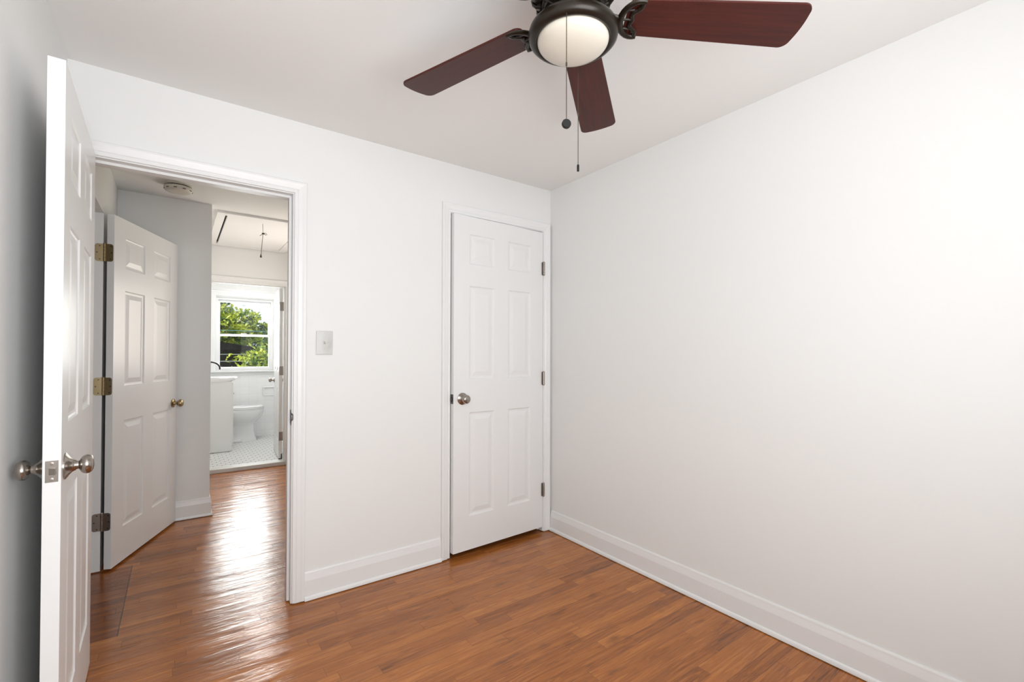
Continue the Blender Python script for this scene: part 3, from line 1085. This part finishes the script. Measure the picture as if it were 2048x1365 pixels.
def iron_mesh():
    mb = MB()
    z = -0.0085
    n = 16
    outer = []
    for i in range(n + 1):
        a = R(-104 + 208 * i / n)
        outer.append((0.181 - 0.047 * math.cos(a), 0.056 * math.sin(a), z))
    mb.tube(outer, [0.0058 + 0.0040 * math.sin(PI * i / n) for i in range(n + 1)], None, 8, squash=0.7)
    # scalloped edge between the horn tips, on the blade side
    inner = []
    for i in range(29):
        t_ = -1 + 2 * i / 28
        rr = 0.164 + 0.029 * abs(t_) ** 1.6 + 0.0045 * math.cos(t_ * PI * 3)
        inner.append((rr, 0.0545 * t_, z))
    mb.tube(inner, 0.0062, None, 8, squash=0.7)
    for s_ in (-0.030, 0.0, 0.030):
        r_out = 0.181 - 0.047 * math.sqrt(max(0, 1 - (s_ / 0.056) ** 2))
        mb.tube([(r_out, s_ * 0.9, z), (0.166, s_, z)], 0.0034, None, 6)
    for s_ in (-0.034, 0.034):
        mb.lathe([(0.0, -0.004), (0.006, -0.003), (0.006, 0.002), (0.0, 0.002)], T((0.178, s_, z)), 12)
    # arm to the flywheel
    mb.tube([(0.074, 0, 0.004), (0.098, 0, 0.001), (0.118, 0, -0.006), (0.136, 0, -0.0085)], [0.015, 0.0125, 0.0120, 0.0105], None, 10, squash=0.6)
    return mb


phi0 = 0.6485
DPHI = [0.0, -0.0275, 0.0, 0.0, 0.0143]
HANG = Matrix.Rotation(0.0336, 4, 'Y')
blade_mesh = iron = None
for k in range(5):
    a = phi0 + 2 * PI / 5 * k + DPHI[k]
    Mb = T((0, 0, Z0)) @ HANG @ Matrix.Rotation(a, 4, 'Z') @ Matrix.Rotation(TAU, 4, 'X')
    if k == 0:
        mb = MB().prism(blade_outline(), -0.0035, 0.0035)
        b0 = mb.build('blade', M_BLADE, fan, mat4=Mb, bevel=0.0012)
        i0 = iron_mesh().build('blade_iron', M_BRONZE, b0, smooth=True, auto=50)
        tag(i0, 'openwork dark bronze blade iron')
    else:
        b_ = b0.copy()
        col.objects.link(b_)
        b_.parent = fan
        b_.matrix_local = Mb
        i_ = i0.copy()
        col.objects.link(i_)
        i_.parent = b_
        i_.matrix_local = Matrix.Identity(4)


def pull_chain(x, y, z_top, z_bot, fob):
    """x, y, z in world; beads hang straight down"""
    mb = MB()
    z = z_top
    while z > z_bot:
        mb.sphere((x - FX, y - FY, z - H), 0.00155, None, 6, 4)
        z -= 0.0036
    mb.tube([(x - FX, y - FY, z_top - H), (x - FX, y - FY, z_bot - H)], 0.0006, None, 5)
    zc = z_top - (z_top - z_bot) * 0.48
    mb.lathe([(0.0, -0.006), (0.0022, -0.004), (0.0022, 0.004), (0.0, 0.006)], T((x - FX, y - FY, zc - H)), 8)
    ch = mb.build('pull_chain', M_CHAIN, fan, smooth=True)
    Mf = T((x - FX, y - FY, z_bot - H))
    if fob == 'disc':
        d_ = (CAM - Vector((x, y, z_bot))).to_2d()
        az = math.atan2(d_.y, d_.x) + 0.25
        m2 = MB().lathe([(0.0, -0.0045), (0.0105, -0.0045), (0.0118, -0.003), (0.0118, 0.003), (0.0105, 0.0045), (0.0, 0.0045)], Mf @ T((0, 0, -0.0118)) @ Matrix.Rotation(az, 4, 'Z') @ AX_X, 24)
        m2.build('fob', M_BLACK, ch, smooth=True)
    else:
        m2 = MB().lathe([(0.0, 0.0), (0.0030, -0.001), (0.0036, -0.004), (0.0036, -0.021), (0.0, -0.022)], Mf, 16)
        m2.build('fob', M_BLACK, ch, smooth=True)


pull_chain(-1.338, -1.620, 2.116, 1.842, 'disc')
pull_chain(-1.143, -1.461, 2.125, 1.826, 'bar')

# ------------------------------------------------------------------ light switch
sw = empty('light_switch', (-1.528, 0.0, 1.295))
tag(sw, 'white light switch plate on the wall right of the open doorway', 'light switch')
MB().box(-0.041, 0.041, -0.0065, 0.0, -0.061, 0.061, bev=0.0028).build('wall_plate', M_PLASTIC, sw)
MB().box(-0.0055, 0.0055, -0.0072, -0.0060, -0.0125, 0.0125).build('toggle_slot', M_SMOKE, sw)
MB().add([(-0.0042, -0.007, -0.007), (0.0042, -0.007, -0.007), (0.0042, -0.007, 0.009), (-0.0042, -0.007, 0.009), (-0.0034, -0.016, 0.003), (0.0034, -0.016, 0.003), (0.0034, -0.0155, 0.0085), (-0.0034, -0.0155, 0.0085)],
         [(0, 1, 5, 4), (1, 2, 6, 5), (2, 3, 7, 6), (3, 0, 4, 7), (4, 5, 6, 7), (0, 3, 2, 1)]).build('toggle', M_PLASTIC, sw)
for z in (-0.030, 0.030):
    MB().lathe([(0.0, 0.0012), (0.0028, 0.0008), (0.0034, 0.0)], T((0, -0.0065, z)) @ AX_NY, 12).build('screw', M_SMOKE, sw)

# crinkled clear protective film still stuck over the plate
def film_mat():
    m = bpy.data.materials.new('clear_film')
    m.use_nodes = True
    nt = m.node_tree
    nt.nodes.clear()
    o = nt.nodes.new('ShaderNodeOutputMaterial')
    t = nt.nodes.new('ShaderNodeBsdfTransparent')
    g = nt.nodes.new('ShaderNodeBsdfGlossy')
    g.inputs['Roughness'].default_value = 0.22
    lw = nt.nodes.new('ShaderNodeFresnel')
    lw.inputs['IOR'].default_value = 1.35
    mx = nt.nodes.new('ShaderNodeMixShader')
    nt.links.new(lw.outputs[0], mx.inputs[0])
    nt.links.new(t.outputs[0], mx.inputs[1])
    nt.links.new(g.outputs[0], mx.inputs[2])
    nt.links.new(mx.outputs[0], o.inputs[0])
    return m


rf = random.Random(3)
nx, nz = 12, 18
v, f = [], []
for j in range(nz):
    for i in range(nx):
        u_, w_2 = i / (nx - 1), j / (nz - 1)
        near = math.exp(-(((u_ - 0.62) / 0.22) ** 2 + ((w_2 - 0.52) / 0.30) ** 2))
        edge = 0.0 if i in (0, nx - 1) or j in (0, nz - 1) else 1.0
        v.append((-0.039 + 0.078 * u_, -0.0072 - edge * (0.00025 * rf.random() + near * (0.0105 + 0.0055 * rf.random())), -0.059 + 0.118 * w_2))
for j in range(nz - 1):
    for i in range(nx - 1):
        a = j * nx + i
        f.append((a, a + 1, a + nx + 1, a + nx))
fl = MB().add(v, f).build('plastic_film', film_mat(), sw)
tag(fl, 'crinkled clear plastic film')

# ------------------------------------------------------------------ smoke detector
sm = empty('smoke_detector', (-2.143, 1.385, HH))
tag(sm, 'round yellowed smoke detector on the hallway ceiling', 'smoke detector')
MB().lathe([(0.0, 0.0), (0.078, 0.0), (0.078, -0.009), (0.0, -0.009)], None, 40).build('mounting_base', M_SMOKE, sm)
MB().lathe([(0.071, -0.009), (0.071, -0.018)], None, 40, cap=False).build('vent_gap', M_DARKGAP, sm)
body = MB().lathe([(0.0, -0.0155), (0.079, -0.0155), (0.082, -0.018), (0.082, -0.026), (0.077, -0.038), (0.066, -0.046), (0.040, -0.048), (0.0, -0.049)], None, 48, cap=False).build('cover', M_SMOKE, sm, smooth=True)
for k in range(10):
    a = 2 * PI * k / 10 + 0.1
    MB().box(0.0715, 0.0800, -0.009, 0.009, -0.0375, -0.0335, Matrix.Rotation(a, 4, 'Z')).build('vent_slot', M_DARKGAP, body)

# added fill light to brighten the bathroom, out of sight above the doorway head
bl = empty('bathroom_fill', (-1.25, 4.2, HH))
tag(bl, 'round fill light added on the bathroom ceiling, unseen above the doorway', 'fill light')
MB().lathe([(0.0, 0.0), (0.15, 0.0), (0.15, -0.02), (0.0, -0.02)], None, 40).build('base', M_PLASTIC, bl)
def _fill_mat():
    m = mat('fill_glow', (0.9, 0.9, 0.88), 0.4)
    b = m.node_tree.nodes['Principled BSDF']
    b.inputs['Emission Color'].default_value = (1.0, 0.98, 0.95, 1)
    b.inputs['Emission Strength'].default_value = 52.0
    return m
MB().lathe([(0.14, -0.02), (0.135, -0.045), (0.10, -0.065), (0.05, -0.075), (0.0, -0.077)], None, 40, cap=False).build('fill_dome', _fill_mat(), bl, smooth=True)

# ------------------------------------------------------------------ attic hatch
hat = empty('attic_hatch', (HA[0], HA[2], HH))
tag(hat, 'white attic hatch in the hallway ceiling with a knotted pull cord', 'attic hatch')
lx, ly = HA[1] - HA[0], HA[3] - HA[2]
fr = 0.072
mb = MB()
mb.box(-0.060, 0.0, -fr, ly + fr, -0.019, 0.0).box(lx, lx + fr, -fr, ly + fr, -0.019, 0.0)
mb.box(0.0, lx, -fr, 0.0, -0.019, 0.0).box(0.0, lx, ly, ly + fr, -0.019, 0.0)
mb.build('frame', M_HATCH, hat, bevel=0.0015)
MB().box(0.016, lx - 0.004, 0.005, ly - 0.005, -0.017, 0.003).build('hatch_panel', M_HATCH, hat)
MB().box(-0.004, lx + 0.004, -0.004, ly + 0.004, 0.004, 0.05).build('dark_recess', M_DARKGAP, hat)
cx_, cy_ = 0.283, 0.102
mb = MB()
mb.tube([(cx_, cy_, -0.017), (cx_ + 0.001, cy_, -0.05), (cx_ + 0.004, cy_, -0.098)], 0.0016, None, 6)
mb.tube([(cx_ + 0.004, cy_, -0.098), (cx_ - 0.002, cy_, -0.17), (cx_ - 0.011, cy_, -0.290)], 0.0022, None, 6)
mb.sphere((cx_ + 0.005, cy_, -0.101), 0.010, None, 10, 8, sc=(1.2, 1, 0.8))
mb.tube([(cx_ + 0.010, cy_, -0.098), (cx_ + 0.026, cy_ - 0.004, -0.096), (cx_ + 0.033, cy_ - 0.004, -0.106), (cx_ + 0.026, cy_ - 0.002, -0.112), (cx_ + 0.012, cy_, -0.104)], 0.0022, None, 6)
mb.tube([(cx_ + 0.002, cy_, -0.104), (cx_ - 0.014, cy_ - 0.003, -0.118), (cx_ - 0.022, cy_ - 0.004, -0.124)], 0.0024, None, 6)
mb.lathe([(0.0, 0.0), (0.003, 0.0), (0.008, -0.022), (0.0085, -0.028), (0.0, -0.029)], T((cx_ - 0.0115, cy_, -0.283)), 12)
tag(mb.build('pull_cord', M_CORD, hat), 'dark knotted pull cord')

# ------------------------------------------------------------------ vanity
van = empty('vanity', (BXL + 0.002, 4.15, BF))
tag(van, 'white bathroom vanity cabinet with a white sink top', 'vanity')
vw = -1.592 - BXL
MB().box(0.0, vw, 0.0, 0.46, 0.004, 0.862, bev=0.003).build('cabinet', M_CAB, van)
for i in range(2):
    dd = MB().box(vw, vw + 0.016, 0.012 + i * 0.222, 0.226 + i * 0.222, 0.075, 0.835, bev=0.002).build('door', M_CAB, van)
    MB().lathe([(0.005, 0.0), (0.005, 0.012), (0.011, 0.018), (0.011, 0.024), (0.0, 0.027)], T((vw + 0.016, 0.205 + i * 0.05, 0.70)) @ AX_X, 16).build('handle', M_NICKEL, dd, smooth=True)
# top with a bowed front and hollow basin
mb = MB()
def top_outline(grow, zoff):
    pts = [(0.0, -0.012 - 0.0), (vw - 0.06, -0.012)]
    for i in range(1, 12):
        t_ = i / 12
        pts.append((vw + 0.015 + 0.062 * math.sin(PI * t_) ** 0.8 + grow, -0.012 + 0.484 * t_))
    pts += [(vw - 0.06, 0.472), (0.0, 0.472)]
    return pts
rows = []
for (z, g) in ((0.862, -0.055), (0.875, -0.030), (0.888, -0.008), (0.892, 0.0), (0.906, 0.0), (0.909, -0.003)):
    rows.append([(x, y, z) for x, y in top_outline(g, 0)])
n = len(rows[0])
v = [p for r_ in rows for p in r_]
f = []
for i in range(len(rows) - 1):
    for k in range(n):
        k2 = (k + 1) % n
        f.append((i * n + k, i * n + k2, (i + 1) * n + k2, (i + 1) * n + k))
f.append(tuple(range(n)))
mb.add(v, f)
nb = 32
cxb, cyb, ra, rb_ = vw * 0.58, 0.23, 0.165, 0.175
bt = len(mb.v)
top_i = [len(mb.v) - n + k for k in range(n)]
br = [[(cxb + ra * s_ * math.cos(2 * PI * k / nb), cyb + rb_ * s_ * math.sin(2 * PI * k / nb), z) for k in range(nb)] for s_, z in ((1.0, 0.909), (0.96, 0.900), (0.85, 0.850), (0.55, 0.805), (0.12, 0.795))]
vv = [p for r_ in br for p in r_]
ff = []
for i in range(len(br) - 1):
    for k in range(nb):
        k2 = (k + 1) % nb
        ff.append((i * nb + k, i * nb + k2, (i + 1) * nb + k2, (i + 1) * nb + k))
ff.append(tuple((len(br) - 1) * nb + k for k in range(nb)))
mb.add(vv, ff)
# deck between outline and basin rim, as a fan of quads from the nearest outline points
import bmesh as _bm
bmx = _bm.new()
vo = [bmx.verts.new(mb.v[i]) for i in top_i]
vi = [bmx.verts.new(p) for p in br[0]]
eo = [bmx.edges.new((vo[k], vo[(k + 1) % n])) for k in range(n)]
ei = [bmx.edges.new((vi[k], vi[(k + 1) % nb])) for k in range(nb)]
_bm.ops.triangle_fill(bmx, edges=eo + ei, use_beauty=True)
bmx.verts.index_update()
mb.add([q.co[:] for q in bmx.verts], [[q.index for q in f_.verts] for f_ in bmx.faces])
bmx.free()
mb.box(0.0, 0.018, -0.012, 0.472, 0.905, 0.985)
mb.build('sink_top', M_PORC, van, smooth=True)
mb = MB()
fxx = 0.105
mb.lathe([(0.0, 0.0), (0.026, 0.0), (0.024, 0.006), (0.016, 0.010), (0.0115, 0.03), (0.0105, 0.12)], T((fxx, 0.23, 0.909)), 20)
arc = [(fxx, 0.23, 0.99)]
for i in range(13):
    a = R(180 - 190 * i / 12)
    arc.append((fxx + 0.105 + 0.105 * math.cos(a), 0.23, 1.02 + 0.080 * math.sin(a)))
mb.tube(arc, 0.0095, None, 12)
fc = mb.build('faucet', M_BRONZE, van, smooth=True)
tag(fc, 'dark gooseneck faucet')
MB().tube([(fxx, 0.245, 0.955), (fxx, 0.285, 0.965), (fxx, 0.300, 0.985)], 0.006, None, 8).build('faucet_lever', M_BRONZE, fc, smooth=True)

# ------------------------------------------------------------------ toilet (faces +x, back to the left wall)
toi = empty('toilet', (-1.142, 4.88, BF))
tag(toi, 'white toilet with closed lid beneath the bathroom window', 'toilet')


def egg(xf, xb, hw, z, n=40, p=0.8):
    """egg outline, front at xf, back at xb"""
    pts = []
    for k in range(n):
        a = 2 * PI * k / n
        c, s_ = math.cos(a), math.sin(a)
        cx = xf - (xf - xb) * 0.55
        rx = (xf - cx) if c > 0 else (cx - xb)
        ex = math.copysign(abs(c) ** (1.0 if c > 0 else p), c)
        pts.append((cx + rx * ex, hw * math.copysign(abs(s_) ** 0.92, s_), z))
    return pts


def loft(mb, rings, cap0=True, cap1=True):
    n = len(rings[0])
    v = [p for r_ in rings for p in r_]
    f = []
    for i in range(len(rings) - 1):
        for k in range(n):
            k2 = (k + 1) % n
            f.append((i * n + k, i * n + k2, (i + 1) * n + k2, (i + 1) * n + k))
    if cap0:
        f.append(tuple(reversed(range(n))))
    if cap1:
        f.append(tuple((len(rings) - 1) * n + k for k in range(n)))
    return mb.add(v, f)


mb = MB()
loft(mb, [egg(-0.088, -0.56, 0.108, 0.0), egg(-0.086, -0.56, 0.108, 0.02), egg(-0.105, -0.55, 0.098, 0.06), egg(-0.118, -0.54, 0.092, 0.14), egg(-0.120, -0.54, 0.092, 0.20), egg(-0.120, -0.54, 0.105, 0.235),
          egg(-0.085, -0.55, 0.130, 0.270), egg(-0.045, -0.56, 0.155, 0.310), egg(-0.015, -0.57, 0.172, 0.355), egg(-0.002, -0.58, 0.180, 0.400), egg(0.0, -0.58, 0.181, 0.432), egg(-0.004, -0.575, 0.178, 0.440)])
mb.build('bowl', M_PORC, toi, smooth=True, auto=60)
mb = MB()
loft(mb, [egg(-0.002, -0.50, 0.178, 0.4405), egg(0.004, -0.50, 0.183, 0.444), egg(0.004, -0.50, 0.183, 0.456), egg(0.0, -0.50, 0.180, 0.458)])
mb.build('seat', M_PORC, toi, smooth=True, auto=60)
mb = MB()
loft(mb, [egg(0.002, -0.50, 0.181, 0.4590), egg(0.004, -0.50, 0.183, 0.463), egg(0.001, -0.495, 0.181, 0.474), egg(-0.03, -0.48, 0.158, 0.481), egg(-0.15, -0.40, 0.07, 0.484)])
mb.build('lid', M_PORC, toi, smooth=True, auto=60)
MB().box(-0.80, -0.585, -0.20, 0.20, 0.40, 0.76, bev=0.02).box(-0.70, -0.54, -0.10, 0.10, 0.30, 0.42).build('tank', M_PORC, toi, smooth=True)
MB().box(-0.81, -0.575, -0.21, 0.21, 0.7605, 0.795, bev=0.012).build('tank_lid', M_PORC, toi, smooth=True)
MB().box(-0.50, -0.28, -0.125, -0.088, 0.0, 0.045, bev=0.012).build('foot', M_PORC, toi, smooth=True)

# ------------------------------------------------------------------ recessed paper holder
tp = empty('paper_holder', ((NX0 + NX1) / 2, WY - 0.012, (NZ0 + NZ1) / 2))
tag(tp, 'white ceramic recessed paper holder in the tile beside the bathroom door', 'paper holder')
hw_, hh_ = (NX1 - NX0) / 2, (NZ1 - NZ0) / 2
mb = MB()
mb.box(-hw_ - 0.004, hw_ + 0.004, -0.008, -0.0005, hh_ - 0.014, hh_ + 0.004).box(-hw_ - 0.004, hw_ + 0.004, -0.008, -0.0005, -hh_ - 0.004, -hh_ + 0.014)
mb.box(-hw_ - 0.004, -hw_ + 0.014, -0.008, -0.0005, -hh_ + 0.014, hh_ - 0.014).box(hw_ - 0.014, hw_ + 0.004, -0.008, -0.0005, -hh_ + 0.014, hh_ - 0.014)
mb.build('rim', M_PORC, tp, bevel=0.002)
MB().box(-hw_ + 0.001, hw_ - 0.001, 0.0085, 0.0115, -hh_ + 0.001, hh_ - 0.001).build('recess', M_PORC, tp)

# ------------------------------------------------------------------ outside: yard, dark shed, trees, cable
GZ = -2.9
o = MB().box(-40, 40, 5.6, 70, GZ - 0.2, GZ).build('ground', M_GRASS)
struct(o, 'grassy yard below the bathroom window', 'ground')

rnd = random.Random(5)


def leaf(mb, c, s, rnd):
    n = Vector((rnd.gauss(0, 1), rnd.gauss(0, 1) - 0.4, rnd.gauss(0, 1) + 0.7)).normalized()
    a = n.orthogonal().normalized()
    a.rotate(Matrix.Rotation(rnd.random() * 6.283, 3, n))
    b = n.cross(a)
    q = c
    v = [q - a * s, q - b * s * 0.45 + n * s * 0.1, q + a * s, q + b * s * 0.45 + n * s * 0.1]
    mb.add(v, [(0, 1, 2, 3)])


def tree(name, base, h, crown_c, crown_r, nclump, nleaf, ls, m, label, seed, group=None):
    r_ = random.Random(seed)
    t_ = empty(name, base)
    tag(t_, label, 'tree', group)
    tr = MB()
    cc = Vector(crown_c)
    tr.tube([(0, 0, 0), (0.05, 0.02, h * 0.3), (cc.x * 0.6, cc.y * 0.6, cc.z * 0.75), tuple(cc)], [0.20, 0.16, 0.12, 0.05], None, 8)
    fo = MB()
    for i in range(nclump):
        while True:
            p = Vector((r_.uniform(-1, 1), r_.uniform(-1, 1), r_.uniform(-1, 1)))
            if 0.25 < p.length < 1:
                break
        cp = cc + Vector((p.x * crown_r[0], p.y * crown_r[1], p.z * crown_r[2]))
        if i % 4 == 0:
            tr.tube([tuple(cc * 0.8), tuple((cc + cp) / 2 + Vector((0, 0, -0.1))), tuple(cp)], [0.05, 0.03, 0.008], None, 5)
        cr = r_.uniform(0.18, 0.42)
        for k in range(nleaf):
            g = Vector((r_.gauss(0, 1), r_.gauss(0, 1), r_.gauss(0, 0.55))) * cr * 0.6
            leaf(fo, cp + g, ls * r_.uniform(0.6, 1.3), r_)
    tr.build('trunk', M_BARK, t_, smooth=True)
    tag(fo.build('foliage', m, t_), kind='stuff')
    return t_


M_LEAF_Y = leaf_mat('maple_leaf', (0.06, 0.13, 0.010), (0.46, 0.50, 0.035), 2.2)
M_LEAF_G = leaf_mat('green_leaf', (0.018, 0.055, 0.010), (0.10, 0.18, 0.022), 1.3)
M_LEAF_D = leaf_mat('dark_leaf', (0.018, 0.05, 0.018), (0.05, 0.11, 0.04), 0.8)
tree('maple_tree', (0.25, 12.6, GZ), 4.0, (0.05, 0.0, 3.55), (1.05, 0.9, 0.75), 70, 60, 0.075, M_LEAF_Y, 'low yellow green maple in front of the dark shed', 11)
tree('maple_tree', (-0.62, 20.2, GZ), 6.0, (0.05, 0.0, 5.20), (1.55, 1.3, 1.10), 95, 60, 0.105, M_LEAF_Y, 'taller yellow green maple filling the upper window sash', 12)
tree('leafy_tree', (-2.2, 24.0, GZ), 8.0, (0.3, 0.0, 6.6), (2.0, 1.5, 2.0), 110, 55, 0.15, M_LEAF_D, 'dark green tree at the upper left of the window view', 13)
tree('leafy_tree', (2.2, 29.0, GZ), 7.0, (0.0, 0.0, 4.2), (2.3, 1.5, 1.5), 110, 55, 0.15, M_LEAF_G, 'mid green tree behind the maples at the right', 14)
# dark shed with pale horizontal board edges
sh = empty('shed', (-4.6, 14.6, GZ))
tag(sh, 'dark clapboard shed with pale horizontal edges behind the low maple', 'shed')
MB().box(0.0, 4.3, 0.0, 3.0, 0.0, 4.25).build('wall', M_SIDING, sh)
mb = MB()
for z in (3.62, 3.88, 4.10, 3.42):
    mb.box(-0.01, 4.31, -0.03, 0.0, z, z + (0.022 if z != 3.42 else 0.03))
mb.build('board_edges', M_SIDETRIM, sh)
mb = MB()
mb.prism([(-0.25, 4.25), (4.55, 4.25), (4.55, 4.33), (2.15, 4.75), (-0.25, 4.33)], -3.2, 0.2, Matrix(((1, 0, 0, 0), (0, 0, -1, 0), (0, 1, 0, 0), (0, 0, 0, 1))))
mb.build('roof', M_SIDING, sh)
mb = MB()
mb.tube([(-6 + i * 0.8, 13.6, 1.92 + 0.004 * (i - 8) ** 2 * 0.3) for i in range(17)], 0.012, None, 6)
tag(mb.build('utility_cable', M_WIRE), 'thin utility cable strung across the trees', 'cable')
